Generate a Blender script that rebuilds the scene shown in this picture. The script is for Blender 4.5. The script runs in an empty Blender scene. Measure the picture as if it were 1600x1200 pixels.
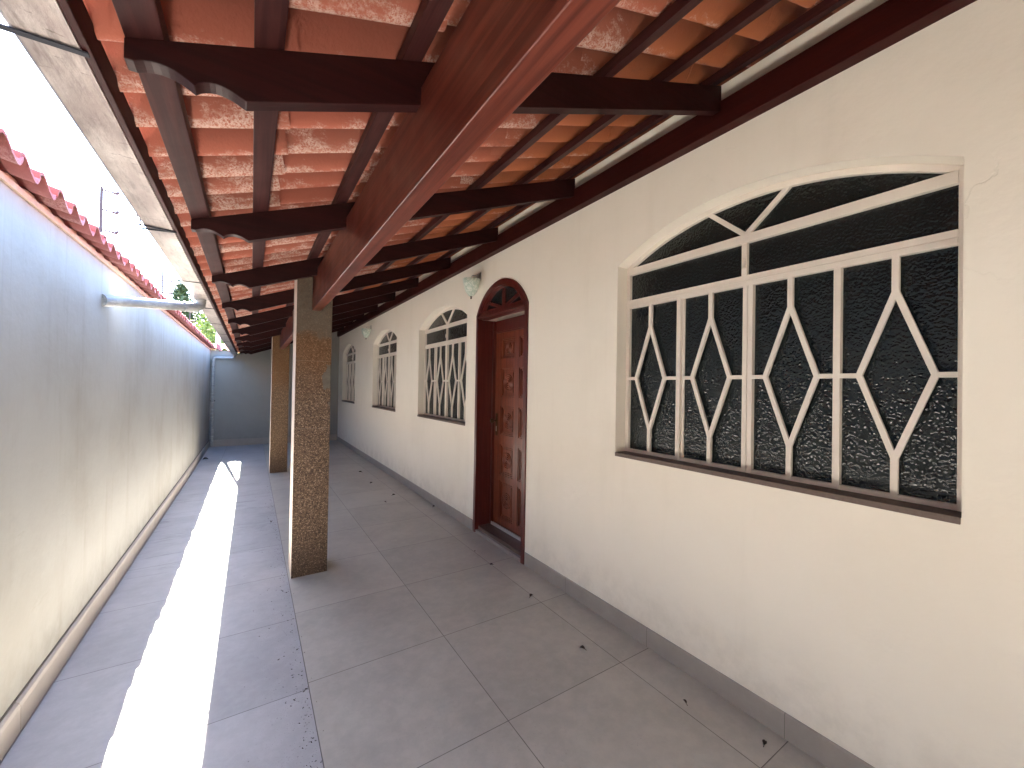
import bpy, bmesh, math, random
from mathutils import Vector, Matrix
R = math.radians
rnd = random.Random(7)
sc = bpy.context.scene
C = sc.collection

# ---------------------------------------------------------------- camera
cam = bpy.data.cameras.new('camera')
camo = bpy.data.objects.new('camera', cam); C.objects.link(camo)
yaw, pitch, roll = R(32.98723831), R(0.51415121), R(0.96861598)
fwd = Vector((math.sin(yaw), math.cos(yaw), 0)); right = Vector((math.cos(yaw), -math.sin(yaw), 0)); up = Vector((0, 0, 1))
f2 = fwd*math.cos(pitch) + up*math.sin(pitch); u2 = up*math.cos(pitch) - fwd*math.sin(pitch)
r3 = right*math.cos(roll) + u2*math.sin(roll); u3 = u2*math.cos(roll) - right*math.sin(roll)
M = Matrix((r3, u3, -f2)).transposed().to_4x4(); M.translation = Vector((0, 0, 1.55))
camo.matrix_world = M
cam.sensor_fit = 'HORIZONTAL'; cam.sensor_width = 36.0; cam.lens = 627.28/1600*36
cam.clip_start = 0.02; cam.clip_end = 2000
sc.camera = camo
# ---------------------------------------------------------------- world, sun, exposure
SUN_TO = Vector((-0.12, 1.04, 1.0)).normalized()
EL = math.asin(SUN_TO.z); AZ = math.atan2(SUN_TO.x, SUN_TO.y)
w = bpy.data.worlds.new('World'); sc.world = w; w.use_nodes = True
nt = w.node_tree; nt.nodes.clear()
o_ = nt.nodes.new('ShaderNodeOutputWorld'); b_ = nt.nodes.new('ShaderNodeBackground'); s_ = nt.nodes.new('ShaderNodeTexSky')
s_.sky_type = 'NISHITA'; s_.sun_disc = False; s_.sun_elevation = EL; s_.sun_rotation = AZ
s_.air_density = 1.0; s_.dust_density = .7; s_.ozone_density = 3.5
nt.links.new(s_.outputs[0], b_.inputs[0]); b_.inputs[1].default_value = 0.06
nt.links.new(b_.outputs[0], o_.inputs[0])
sun = bpy.data.lights.new('sun', 'SUN'); sun.energy = 5.0; sun.angle = R(0.5); sun.color = (1.0, 0.92, 0.79)
suno = bpy.data.objects.new('sun', sun); C.objects.link(suno)
suno.rotation_euler = (-SUN_TO).to_track_quat('-Z', 'Y').to_euler(); suno.location = (0, 0, 30)
sc.view_settings.view_transform = 'Standard'; sc.view_settings.look = 'None'
sc.view_settings.exposure = 5.5; sc.view_settings.gamma = 1
try:
    sc.cycles.max_bounces = 12; sc.cycles.diffuse_bounces = 8; sc.cycles.sample_clamp_indirect = 6
except Exception:
    pass

# ---------------------------------------------------------------- materials
def mat(name, base=(.5, .5, .5), rough=.6, metal=0.0, spec=.5):
    m = bpy.data.materials.new(name); m.use_nodes = True
    n = m.node_tree; p = n.nodes['Principled BSDF']
    p.inputs['Base Color'].default_value = (*base, 1); p.inputs['Roughness'].default_value = rough
    p.inputs['Metallic'].default_value = metal; p.inputs['Specular IOR Level'].default_value = spec
    return m, n, p
class NB:
    """small node-graph builder in world coordinates"""
    def __init__(s, n):
        s.n = n; g = n.nodes.new('ShaderNodeNewGeometry'); s.P = g.outputs['Position']; s.N = g.outputs['Normal']
    def _in(s, node, i, v):
        if v is None: return
        if isinstance(v, bpy.types.NodeSocket): s.n.links.new(v, node.inputs[i])
        elif isinstance(v, (tuple, list)):
            d = node.inputs[i].default_value
            node.inputs[i].default_value = tuple(v) + ((1,) if len(d) == 4 and len(v) == 3 else ())
        else: node.inputs[i].default_value = v
    def map(s, scale=(1, 1, 1), rot=(0, 0, 0), loc=(0, 0, 0)):
        m = s.n.nodes.new('ShaderNodeMapping'); s._in(m, 0, s.P)
        m.inputs['Scale'].default_value = scale; m.inputs['Rotation'].default_value = rot; m.inputs['Location'].default_value = loc
        return m.outputs[0]
    def noise(s, scale, detail=4, rough=.55, vec=None, dist=0.0):
        t = s.n.nodes.new('ShaderNodeTexNoise'); s._in(t, 'Vector', vec or s.P)
        t.inputs['Scale'].default_value = scale; t.inputs['Detail'].default_value = detail
        t.inputs['Roughness'].default_value = rough; t.inputs['Distortion'].default_value = dist
        return t.outputs[0]
    def voro(s, scale, feature='F1', vec=None, out=0, smooth=None):
        t = s.n.nodes.new('ShaderNodeTexVoronoi'); t.feature = feature; s._in(t, 'Vector', vec or s.P)
        t.inputs['Scale'].default_value = scale
        if smooth is not None and 'Smoothness' in t.inputs: t.inputs['Smoothness'].default_value = smooth
        return t.outputs[out]
    def m(s, op, a, b=None, c=None, clamp=False):
        t = s.n.nodes.new('ShaderNodeMath'); t.operation = op; t.use_clamp = clamp
        s._in(t, 0, a); s._in(t, 1, b); s._in(t, 2, c); return t.outputs[0]
    def ramp(s, v, lo, hi):
        t = s.n.nodes.new('ShaderNodeMapRange'); t.interpolation_type = 'SMOOTHSTEP'
        s._in(t, 0, v); t.inputs[1].default_value = lo; t.inputs[2].default_value = hi
        return t.outputs[0]
    def mix(s, f, a, b, mode='MIX'):
        t = s.n.nodes.new('ShaderNodeMix'); t.data_type = 'RGBA'; t.blend_type = mode
        s._in(t, 0, f); s._in(t, 6, a); s._in(t, 7, b); return t.outputs[2]
    def xyz(s, v=None):
        t = s.n.nodes.new('ShaderNodeSeparateXYZ'); s._in(t, 0, v or s.P); return t.outputs
    def bump(s, h, strength=.3, dist=.01, normal=None):
        t = s.n.nodes.new('ShaderNodeBump'); t.inputs['Strength'].default_value = strength
        t.inputs['Distance'].default_value = dist; s._in(t, 'Height', h)
        if normal: s._in(t, 'Normal', normal)
        return t.outputs[0]
def setc(n, p, col=None, rough=None, normal=None):
    if col is not None: n.links.new(col, p.inputs['Base Color'])
    if rough is not None: n.links.new(rough, p.inputs['Roughness'])
    if normal is not None: n.links.new(normal, p.inputs['Normal'])

def plaster(name, base, stain, streak=.25, vs=1.0, crack=.56, top=0.0):
    m, n, p = mat(name, base, .75, 0, .35); B = NB(n)
    big = B.ramp(B.noise(1.1, 5, .6), .42, .72)
    st = B.ramp(B.noise(1.0, 5, .65, B.map((2.2, 5.5, .55))), .5, .8)
    f = B.m('MULTIPLY', B.m('ADD', big, st), streak)
    col = B.mix(f, base, stain)
    fine = B.noise(45, 5, .6); med = B.noise(5, 4, .55)
    X = B.xyz(); h = B.m('ADD', B.m('MULTIPLY', fine, .12*vs), B.m('MULTIPLY', med, .9*vs))
    # hairline cracks where a patchy mask allows them
    t = n.nodes.new('ShaderNodeTexVoronoi'); t.feature = 'DISTANCE_TO_EDGE'; t.inputs['Scale'].default_value = 1.3
    wv = n.nodes.new('ShaderNodeVectorMath'); wv.operation = 'ADD'; wn = n.nodes.new('ShaderNodeTexNoise'); wn.inputs['Scale'].default_value = 7; wn.inputs['Detail'].default_value = 6
    ws = n.nodes.new('ShaderNodeVectorMath'); ws.operation = 'SCALE'; ws.inputs['Scale'].default_value = .22
    n.links.new(B.P, wn.inputs['Vector']); n.links.new(wn.outputs['Color'], ws.inputs[0]); n.links.new(B.P, wv.inputs[0]); n.links.new(ws.outputs[0], wv.inputs[1]); n.links.new(wv.outputs[0], t.inputs['Vector'])
    ck = B.m('MULTIPLY', B.m('SUBTRACT', 1, B.ramp(t.outputs['Distance'], .0015, .006)), B.ramp(B.noise(.9, 3, .5, B.map((1, 1, 1), (0, 0, 0), (5, 2, 7))), crack, crack+.08))
    col = B.mix(B.m('MULTIPLY', ck, .06), col, tuple(c*.5 for c in stain))
    # rain streaks from the top, splash dirt at the foot
    st2 = B.m('MULTIPLY', B.ramp(B.noise(1.0, 6, .7, B.map((6, 14, .35))), .52, .76), B.ramp(X[2], 1.0, 2.35))
    col = B.mix(B.m('MULTIPLY', st2, streak*top), col, tuple(c*.8 for c in stain))
    foot = B.m('MULTIPLY', B.m('SUBTRACT', 1, B.ramp(X[2], .12, .50)), B.ramp(B.noise(6, 6, .7), .38, .68))
    col = B.mix(B.m('MULTIPLY', foot, .35), col, tuple(c*.75 for c in stain))
    scuff = B.ramp(B.noise(1.0, 7, .75, B.map((3, 2.2, 9))), .64, .72)
    col = B.mix(B.m('MULTIPLY', scuff, .22), col, stain)
    h = B.m('SUBTRACT', h, B.m('MULTIPLY', ck, .12))
    setc(n, p, col, None, B.bump(h, .4, .02))
    return m
M_house = plaster('cream_plaster', (.88, .825, .73), (.78, .72, .62), .35, 1.0, .60)
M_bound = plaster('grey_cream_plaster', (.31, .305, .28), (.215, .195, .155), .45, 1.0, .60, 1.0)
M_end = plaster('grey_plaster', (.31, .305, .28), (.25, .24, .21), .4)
M_mortar, n, p = mat('rough_mortar', (.50, .36, .26), .9); B = NB(n)
setc(n, p, B.mix(B.noise(18, 5), (.38, .26, .19), (.62, .50, .40)), None, B.bump(B.noise(60, 5), .8, .01))

def wood(name, base, hi, rough=.38, axis='y', coat=.15, spec=.5):
    m, n, p = mat(name, base, rough, 0, spec); B = NB(n)
    sc3 = {'y': (26, 1.1, 26), 'x': (1.1, 26, 26), 'z': (26, 26, 1.1)}[axis]
    g = B.noise(1.6, 6, .6, B.map(sc3), .6)
    blot = B.noise(2.3, 4, .6)
    col = B.mix(B.ramp(g, .35, .7), base, hi)
    col = B.mix(B.m('MULTIPLY', B.ramp(blot, .45, .75), .35), col, tuple(c*.55 for c in base))
    rr = B.m('ADD', B.m('MULTIPLY', B.noise(7, 4), .22), rough-.1)
    setc(n, p, col, rr, B.bump(g, .25, .003))
    p.inputs['Coat Weight'].default_value = coat; p.inputs['Coat Roughness'].default_value = .3
    return m
M_rafter = wood('dark_wine_timber', (.016, .002, .0022), (.028, .004, .004), .55, 'x', 0, .22)
M_batten = wood('dark_brown_timber', (.032, .008, .008), (.058, .016, .015), .55, 'y', 0, .25)
M_beam = wood('red_brown_timber', (.060, .011, .006), (.135, .031, .018), .38, 'y', .0, .3)
M_ledger = wood('dark_red_timber', (.026, .0025, .002), (.042, .005, .004), .55, 'y', 0, .22)
M_door = wood('varnished_door_wood', (.14, .026, .009), (.26, .060, .024), .40, 'z', .35)
M_trim = wood('dark_varnished_wood', (.075, .008, .0055), (.125, .018, .012), .36, 'z', .3)

# roof tiles: clay with white efflorescence, cleaner and more orange towards the house
def clay(name, red, pale, orange=None, moss=.3, per=None):
    m, n, p = mat(name, red, .85, 0, .25); B = NB(n); X = B.xyz()
    a = n.nodes.new('ShaderNodeAttribute'); a.attribute_name = 'tint'; tv = a.outputs['Fac']
    v = B.map((2.4, 5, 5))
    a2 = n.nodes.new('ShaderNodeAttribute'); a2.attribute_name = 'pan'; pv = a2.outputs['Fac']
    eff = B.m('ADD', B.noise(2.0, 12, .74, v), B.m('MULTIPLY', B.m('SUBTRACT', tv, .5), .16))
    eff = B.m('ADD', eff, B.m('MULTIPLY', B.m('SUBTRACT', pv, .55), .26)); speck = B.m('ADD', B.m('MULTIPLY', B.noise(110, 3, .6), .6), B.m('MULTIPLY', B.noise(260, 2, .6), .4))
    col = red
    if orange:
        fx = B.ramp(X[0], .9, 1.55)
        col = B.mix(fx, red, orange)
        col = B.mix(B.m('MULTIPLY', tv, .5), col, B.mix(fx, (.42, .16, .11), (.42, .13, .05)))
        thr = B.m('ADD', B.m('MULTIPLY', fx, .16), .50)
        e = B.m('MULTIPLY', B.m('SUBTRACT', eff, thr), 9, clamp=True)
    else:
        e = B.ramp(eff, .52, .72)
        col = B.mix(B.m('MULTIPLY', tv, .5), red, tuple(c*.6 for c in red))
    cz = B.m('MULTIPLY', B.m('SUBTRACT', 1, pv), .72); col = B.mix(cz, col, (.15, .050, .034))  # darker covers: shade of the tile recesses put into the colour
    e = B.m('MULTIPLY', e, B.ramp(speck, .40, .56))
    col = B.mix(B.m('MULTIPLY', e, .68), col, pale)
    dk = B.ramp(B.noise(1.7, 6, .7, B.map((3, 5, 5), (0, 0, 0), (9, 3, 1))), .56, .74)
    col = B.mix(B.m('MULTIPLY', dk, moss), col, (.10, .075, .05))
    h = B.m('ADD', B.noise(90, 4, .6), B.m('MULTIPLY', B.noise(16, 3), 1.5))
    setc(n, p, col, None, B.bump(h, .5, .004))
    return m
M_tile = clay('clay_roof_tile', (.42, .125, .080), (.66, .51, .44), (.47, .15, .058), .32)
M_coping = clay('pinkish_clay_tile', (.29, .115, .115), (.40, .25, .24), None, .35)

def granite(name, base, dark, light, topz=None):
    m, n, p = mat(name, base, .75, 0, .35); B = NB(n); X = B.xyz()
    v = B.voro(165, 'F1', None, 1)
    g = n.nodes.new('ShaderNodeSeparateColor'); n.links.new(v, g.inputs[0]); c = g.outputs[0]
    nz = B.noise(150, 3, .7)
    col = B.mix(B.ramp(B.m('ADD', B.m('MULTIPLY', c, .5), B.m('MULTIPLY', nz, .5)), .30, .60), dark, base)
    col = B.mix(B.ramp(c, .80, .95), col, light)
    # rust toned middle, grey cement smear at top and on the right side
    rz = B.m('ADD', X[2], B.m('MULTIPLY', B.m('SUBTRACT', B.noise(7, 4, .6), .5), .35))
    rust = B.m('MULTIPLY', B.ramp(rz, 1.35, 1.75), .5)
    col = B.mix(rust, col, B.mix(nz, (.08, .032, .008), (.23, .105, .032)))
    if topz:
        cem = B.ramp(rz, topz, topz+.08)
        sm = B.m('ADD', B.m('ADD', X[0], B.m('MULTIPLY', B.m('SUBTRACT', B.noise(4.5, 4, .6, None, .5), .5), .55)), 0)
        band = B.m('MULTIPLY', B.ramp(sm, .50, .515), B.m('MULTIPLY', B.ramp(rz, 1.32, 1.36), B.m('SUBTRACT', 1, B.ramp(rz, 1.68, 1.72))))
        fc = B.m('MAXIMUM', B.m('MULTIPLY', cem, .62), B.m('MULTIPLY', band, .9))
        col = B.mix(fc, col, B.mix(B.noise(22, 4), (.065, .062, .052), (.15, .14, .115)))
    lz = B.m('ADD', X[2], B.m('MULTIPLY', B.m('SUBTRACT', B.noise(12, 3), .5), .008))
    for zz_, am in ((1.19, .45), (.62, .25), (1.74, .3)):
        col = B.mix(B.m('MULTIPLY', B.m('COMPARE', lz, zz_, .0028), am), col, (.24, .19, .14))
    grime = B.m('SUBTRACT', 1, B.ramp(B.m('ADD', X[2], B.m('MULTIPLY', B.noise(9, 4), .3)), .12, .60)); col = B.mix(B.m('MULTIPLY', grime, .35), col, (.05, .035, .028))
    setc(n, p, col, None, B.bump(nz, .5, .004))
    return m
M_pillar = granite('speckled_brown_granite', (.135, .085, .052), (.048, .028, .018), (.27, .19, .125), 1.90)
M_pillar2 = granite('speckled_brown_granite_plain', (.15, .09, .048), (.07, .038, .02), (.27, .18, .10), None)
M_pside, n, p = mat('lit_pillar_side', (.62, .52, .44), .7); B = NB(n)  # pale tone puts bounced light into the pillar's outer face
setc(n, p, B.mix(B.noise(14, 6, .7), (.48, .38, .31), (.72, .62, .54)), None, B.bump(B.noise(60, 5), .5, .006))

# floor: large porcelain tiles with thin joints
def floor_mat(name, base, x0, dx, y0, dy, dirt):
    m, n, p = mat(name, base, .5, 0, .4); B = NB(n); X = B.xyz()
    fx = B.m('DIVIDE', B.m('SUBTRACT', X[0], x0), dx); fy = B.m('DIVIDE', B.m('SUBTRACT', X[1], y0), dy)
    wob = B.m('MULTIPLY', B.m('SUBTRACT', B.noise(6, 2), .5), .0015)
    def jd(f, d):
        q = B.m('ABSOLUTE', B.m('SUBTRACT', B.m('FRACT', B.m('ADD', f, .5)), .5))
        return B.m('ADD', B.m('MULTIPLY', q, d), wob)
    jm = B.m('MINIMUM', jd(fx, dx), jd(fy, dy))
    joint = B.m('SUBTRACT', 1, B.ramp(jm, .0011, .0026))
    cell = n.nodes.new('ShaderNodeCombineXYZ'); n.links.new(B.m('FLOOR', fx), cell.inputs[0]); n.links.new(B.m('FLOOR', fy), cell.inputs[1])
    wn = n.nodes.new('ShaderNodeTexWhiteNoise'); n.links.new(cell.outputs[0], wn.inputs[0]); tv = wn.outputs[0]
    cl = B.noise(2.2, 7, .65, None, .4); cl2 = B.noise(14, 6, .7)
    f = B.m('ADD', B.m('MULTIPLY', B.ramp(cl, .3, .7), .55), B.m('MULTIPLY', B.ramp(cl2, .35, .68), .35))
    f = B.m('ADD', f, B.m('MULTIPLY', tv, .38))
    col = B.mix(f, tuple(c*.83 for c in base), tuple(min(1, c*1.15) for c in base))
    sp = B.m('SUBTRACT', 1, B.ramp(B.voro(46, 'F1'), .08, .17))
    spn = B.ramp(B.noise(3.2, 5, .7), .50, .64)
    if dirt:
        near = B.ramp(X[0], -.12, .26)
        spf = B.m('MULTIPLY', B.m('MULTIPLY', sp, B.m('MULTIPLY', near, near)), B.ramp(B.noise(9, 4, .7), .40, .55))
        fine = B.m('MULTIPLY', B.m('MULTIPLY', B.m('SUBTRACT', 1, B.ramp(B.voro(120, 'F1'), .12, .24)), near), B.ramp(B.noise(14, 4, .7), .42, .6))
        spf = B.m('ADD', B.m('MULTIPLY', spf, .75), B.m('MULTIPLY', fine, .55), clamp=True)
        # dried streaks across the strip
        strk = B.ramp(B.noise(2.0, 6, .7, B.map((1.2, 6, 1)), .8), .54, .72)
        band = B.m('MULTIPLY', strk, B.m('MULTIPLY', B.ramp(X[1], 3.8, 4.6), B.m('SUBTRACT', 1, B.ramp(X[1], 6.6, 8.0))))
        col = B.mix(B.m('MULTIPLY', band, .5), col, (.12, .11, .12))
    else:
        spf = B.m('MULTIPLY', B.m('MULTIPLY', sp, spn), .22)
        tr = B.ramp(B.noise(4.5, 5, .75, None, 1.5), .60, .72)
        col = B.mix(B.m('MULTIPLY', tr, .14), col, (.55, .52, .50))
    col = B.mix(spf, col, (.05, .04, .035))
    col = B.mix(B.m('MULTIPLY', joint, .82), col, (.075, .065, .06))
    rr = B.m('ADD', B.m('MULTIPLY', cl2, .25), .36)
    h = B.m('SUBTRACT', B.m('MULTIPLY', cl2, .12), joint)
    setc(n, p, col, rr, B.bump(h, .35, .002))
    return m
M_floor = floor_mat('porch_porcelain_tile', (.43, .405, .355), .276, .756, .078, .7475, False)
M_strip = floor_mat('outer_strip_porcelain_tile', (.385, .38, .385), .276, .75, .087, .7295, True)
M_skirt, n, p = mat('grey_skirting_tile', (.30, .28, .265), .5); B = NB(n); X = B.xyz()
q = B.m('ABSOLUTE', B.m('SUBTRACT', B.m('FRACT', B.m('ADD', B.m('DIVIDE', B.m('SUBTRACT', X[1], .84), .7475), .5)), .5))
jt = B.m('SUBTRACT', 1, B.ramp(q, .0012, .0028))
c0 = B.mix(B.noise(9, 6, .65), (.29, .26, .235), (.42, .38, .345))
setc(n, p, B.mix(B.m('MULTIPLY', jt, .6), c0, (.08, .07, .06)), None, B.bump(B.noise(25, 5), .2, .003))
M_skirtL, n, p = mat('beige_skirting_render', (.50, .43, .36), .55); B = NB(n)
setc(n, p, B.mix(B.noise(5, 6, .65), (.29, .25, .215), (.42, .375, .325)), None, B.bump(B.noise(25, 5), .2, .003))
M_groove, n, p = mat('dark_joint', (.07, .06, .05), .9)

M_white, n, p = mat('cream_painted_metal', (.78, .70, .62), .42, 0, .5); B = NB(n)
setc(n, p, B.mix(B.noise(8, 5, .6), (.72, .64, .56), (.84, .77, .70)), None, B.bump(B.noise(60, 4), .15, .002))
M_sill, n, p = mat('brown_stone_sill', (.115, .075, .06), .45); B = NB(n)
setc(n, p, B.mix(B.noise(60, 4), (.085, .055, .045), (.16, .11, .09)))
M_glass, n, p = mat('hammered_dark_glass', (.010, .014, .014), .09, 0, .55); B = NB(n)
dst = n.nodes.new('ShaderNodeVectorMath'); dst.operation = 'ADD'
nn = n.nodes.new('ShaderNodeTexNoise'); nn.inputs['Scale'].default_value = 25; n.links.new(B.P, nn.inputs['Vector'])
vs = n.nodes.new('ShaderNodeVectorMath'); vs.operation = 'SCALE'; vs.inputs['Scale'].default_value = .03
n.links.new(nn.outputs['Color'], vs.inputs[0]); n.links.new(B.P, dst.inputs[0]); n.links.new(vs.outputs[0], dst.inputs[1])
vh = B.voro(80, 'SMOOTH_F1', dst.outputs[0], 0, .6)
setc(n, p, None, None, B.bump(B.m('ADD', vh, B.m('MULTIPLY', B.noise(120, 2), .12)), .40, .010))
M_gutter, n, p = mat('brown_painted_gutter_metal', (.16, .105, .09), .3, .65, .6); B = NB(n)
dash = B.m('MAXIMUM', B.ramp(B.noise(2.2, 5, .75, B.map((5, 26, 5))), .60, .66), B.m('MULTIPLY', B.ramp(B.noise(2.0, 6, .7, B.map((22, 3, 22))), .48, .66), .55))
sm = B.noise(3.0, 5, .6, B.map((3, 1.2, 3)))
gc = B.mix(B.ramp(sm, .35, .7), (.38, .31, .29), (.60, .54, .51))
setc(n, p, B.mix(B.m('MULTIPLY', dash, .8), gc, (.12, .09, .08)), B.m('ADD', B.m('MULTIPLY', sm, .25), .22), B.bump(B.noise(4, 5, .65, B.map((14, 6, 14))), .3, .003))
M_pvc, n, p = mat('weathered_white_pipe', (.62, .62, .60), .45); B = NB(n)
setc(n, p, B.mix(B.ramp(B.noise(9, 6, .7, B.map((1, 1, 3))), .4, .7), (.27, .27, .26), (.42, .42, .41)))
M_galv, n, p = mat('galvanised_steel', (.035, .036, .045), .7, .0, .2)
M_brass, n, p = mat('aged_brass', (.10, .075, .045), .35, .85)
M_chrome, n, p = mat('steel', (.55, .53, .5), .3, .9)
M_alu, n, p = mat('aluminium_weather_strip', (.62, .62, .62), .35, .4)
M_frost, n, p = mat('frosted_lamp_glass', (.60, .68, .60), .28, 0, .5)
p.inputs['Transmission Weight'].default_value = 0.0; p.inputs['Subsurface Weight'].default_value = .25; p.inputs['Subsurface Radius'].default_value = (.02, .02, .02)
B = NB(n); setc(n, p, B.mix(B.ramp(B.noise(16, 3, .6, None, 2.0), .45, .6), (.50, .60, .52), (.74, .78, .70)))
M_leafdry, n, p = mat('dry_leaf', (.045, .025, .015), .8)
M_ground, n, p = mat('bare_soil', (.16, .12, .08), .95); B = NB(n)
setc(n, p, B.mix(B.noise(.6, 6, .65), (.10, .12, .05), (.24, .19, .13)), None, B.bump(B.noise(8, 5), .6, .05))
def leafm(name, a, b):
    m, n, p = mat(name, a, .7, 0, .3); B = NB(n)
    t = n.nodes.new('ShaderNodeAttribute'); t.attribute_name = 'tint'
    setc(n, p, B.mix(t.outputs['Fac'], a, b)); return m
M_leafD = leafm('dark_conifer_foliage', (.010, .022, .010), (.030, .052, .020))
M_leafL = leafm('yellow_green_foliage', (.040, .068, .016), (.14, .185, .042))
M_bark, n, p = mat('bark', (.09, .06, .04), .9)

# ---------------------------------------------------------------- mesh helpers
class MB:
    def __init__(s): s.v = []; s.f = []; s.sm = []; s.mi = []; s.t = []; s.pan = []
    def add(s, vs, fs, smooth=False, mi=0, tint=.5, pan=None):
        o = len(s.v); s.v += [tuple(v) for v in vs]; s.t += [tint]*len(vs); s.pan += (pan if pan else [0]*len(vs))
        for f in fs: s.f.append([o+i for i in f]); s.sm.append(smooth); s.mi.append(mi)
        return s
    def box(s, x0, x1, y0, y1, z0, z1, mi=0):
        v = [(x, y, z) for x in (x0, x1) for y in (y0, y1) for z in (z0, z1)]
        f = [(0, 1, 3, 2), (4, 6, 7, 5), (0, 4, 5, 1), (2, 3, 7, 6), (0, 2, 6, 4), (1, 5, 7, 3)]
        return s.add(v, f, False, mi)
    def prism(s, pts, axis, a, b, smooth=False, mi=0):
        """pts: outline in the plane across axis ('x': (y,z), 'y': (x,z), 'z': (x,y))"""
        def P(p, t): return {'x': (t, p[0], p[1]), 'y': (p[0], t, p[1]), 'z': (p[0], p[1], t)}[axis]
        n = len(pts); v = [P(p, a) for p in pts] + [P(p, b) for p in pts]
        f = [tuple(range(n)), tuple(range(2*n-1, n-1, -1))]
        s.add(v, f, False, mi)
        for i in range(n):
            j = (i+1) % n; s.add([P(pts[i], a), P(pts[j], a), P(pts[j], b), P(pts[i], b)], [(3, 2, 1, 0)], False, mi)
        return s
    def bar(s, p, q, w, x0, x1):
        """flat bar in a Y-Z plane from p to q (y,z), width w, between x0 and x1"""
        d = Vector((q[0]-p[0], q[1]-p[1])); d.normalize(); n = Vector((-d.y, d.x))*w/2
        return s.prism([(p[0]+n.x, p[1]+n.y), (q[0]+n.x, q[1]+n.y), (q[0]-n.x, q[1]-n.y), (p[0]-n.x, p[1]-n.y)], 'x', x0, x1)
    def tube(s, pts, r, seg=14, cap=True, mi=0):
        pts = [Vector(p) for p in pts]; rs = r if isinstance(r, (list, tuple)) else [r]*len(pts)
        rings = []; prev = None
        for i, p in enumerate(pts):
            d = (pts[min(i+1, len(pts)-1)] - pts[max(i-1, 0)]).normalized()
            a = prev - d*prev.dot(d) if prev else d.cross(Vector((0, 0, 1)) if abs(d.z) < .9 else Vector((1, 0, 0)))
            a.normalize(); prev = a; b = d.cross(a)
            rings.append([p + (a*math.cos(t) + b*math.sin(t))*rs[i] for t in [2*math.pi*k/seg for k in range(seg)]])
        v = [q for g in rings for q in g]; f = []
        for i in range(len(pts)-1):
            for k in range(seg):
                k2 = (k+1) % seg; f.append((i*seg+k, i*seg+k2, (i+1)*seg+k2, (i+1)*seg+k))
        s.add(v, f, True, mi)
        if cap:
            s.add(rings[0], [tuple(range(seg-1, -1, -1))], False, mi); s.add(rings[-1], [tuple(range(seg))], False, mi)
        return s
    def lathe(s, prof, c, seg=28, axis='z'):
        v = []; f = []
        for r, h in prof:
            for k in range(seg):
                t = 2*math.pi*k/seg; a, b = r*math.cos(t), r*math.sin(t)
                v.append({'z': (c[0]+a, c[1]+b, c[2]+h), 'x': (c[0]+h, c[1]+a, c[2]+b)}[axis])
        for i in range(len(prof)-1):
            for k in range(seg):
                k2 = (k+1) % seg; f.append((i*seg+k, i*seg+k2, (i+1)*seg+k2, (i+1)*seg+k))
        return s.add(v, f, True)
    def build(s, name, mats, parent=None, bevel=0, weld=False):
        mats = mats if isinstance(mats, (list, tuple)) else [mats]
        off = wpos(parent) if parent else Vector((0, 0, 0))
        if not parent:   # origin at the base of the mesh
            off = Vector((sum(v[0] for v in s.v)/len(s.v), sum(v[1] for v in s.v)/len(s.v), min(v[2] for v in s.v)))
        me = bpy.data.meshes.new(name)
        me.from_pydata([(v[0]-off.x, v[1]-off.y, v[2]-off.z) for v in s.v], [], s.f)
        for m in mats: me.materials.append(m)
        me.polygons.foreach_set('use_smooth', s.sm); me.polygons.foreach_set('material_index', s.mi)
        at = me.attributes.new('tint', 'FLOAT', 'POINT'); at.data.foreach_set('value', s.t)
        at2 = me.attributes.new('pan', 'FLOAT', 'POINT'); at2.data.foreach_set('value', s.pan)
        me.update()
        bm = bmesh.new(); bm.from_mesh(me)
        if weld or bevel: bmesh.ops.remove_doubles(bm, verts=bm.verts, dist=.00005)
        bmesh.ops.recalc_face_normals(bm, faces=bm.faces)
        bm.to_mesh(me); bm.free()
        o = bpy.data.objects.new(name, me); C.objects.link(o)
        if parent: o.parent = parent
        else: o.location = off
        if bevel:
            b = o.modifiers.new('bevel', 'BEVEL'); b.width = bevel; b.segments = 2; b.limit_method = 'ANGLE'; b.angle_limit = R(40)
        return o
def wpos(o):
    v = Vector(o.location)
    while o.parent: o = o.parent; v = v + Vector(o.location)
    return v
def thing(name, label, cat, loc, group=None):
    o = bpy.data.objects.new(name, None); C.objects.link(o); o.location = loc; o.empty_display_size = .2
    return tag(o, label, cat, group)
def tag(o, label, cat, group=None):
    o['label'] = label; o['category'] = cat
    if group: o['group'] = group
    return o
def struct(o): o['kind'] = 'structure'; return o
def copy_tree(o, parent=None):
    c = o.copy(); C.objects.link(c); c.parent = parent
    for ch in list(o.children): copy_tree(ch, c)
    return c

XW, XL, YE = 2.04, -.84, 12.05        # house wall, boundary wall, end wall
YB = -3.2                              # how far the place runs back behind the camera
# ---------------------------------------------------------------- ground and floors
struct(MB().add([(-300, -300, -.14), (300, -300, -.14), (300, 300, -.14), (-300, 300, -.14)], [(0, 1, 2, 3)]).build('ground', M_ground))
struct(MB().box(.276, XW+.35, YB, YE+.1, -.12, 0).build('porch_floor', M_floor))
struct(MB().box(XL-.1, .2755, YB, YE+.1, -.12, -.0015).build('outer_floor_strip', M_strip))

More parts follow.
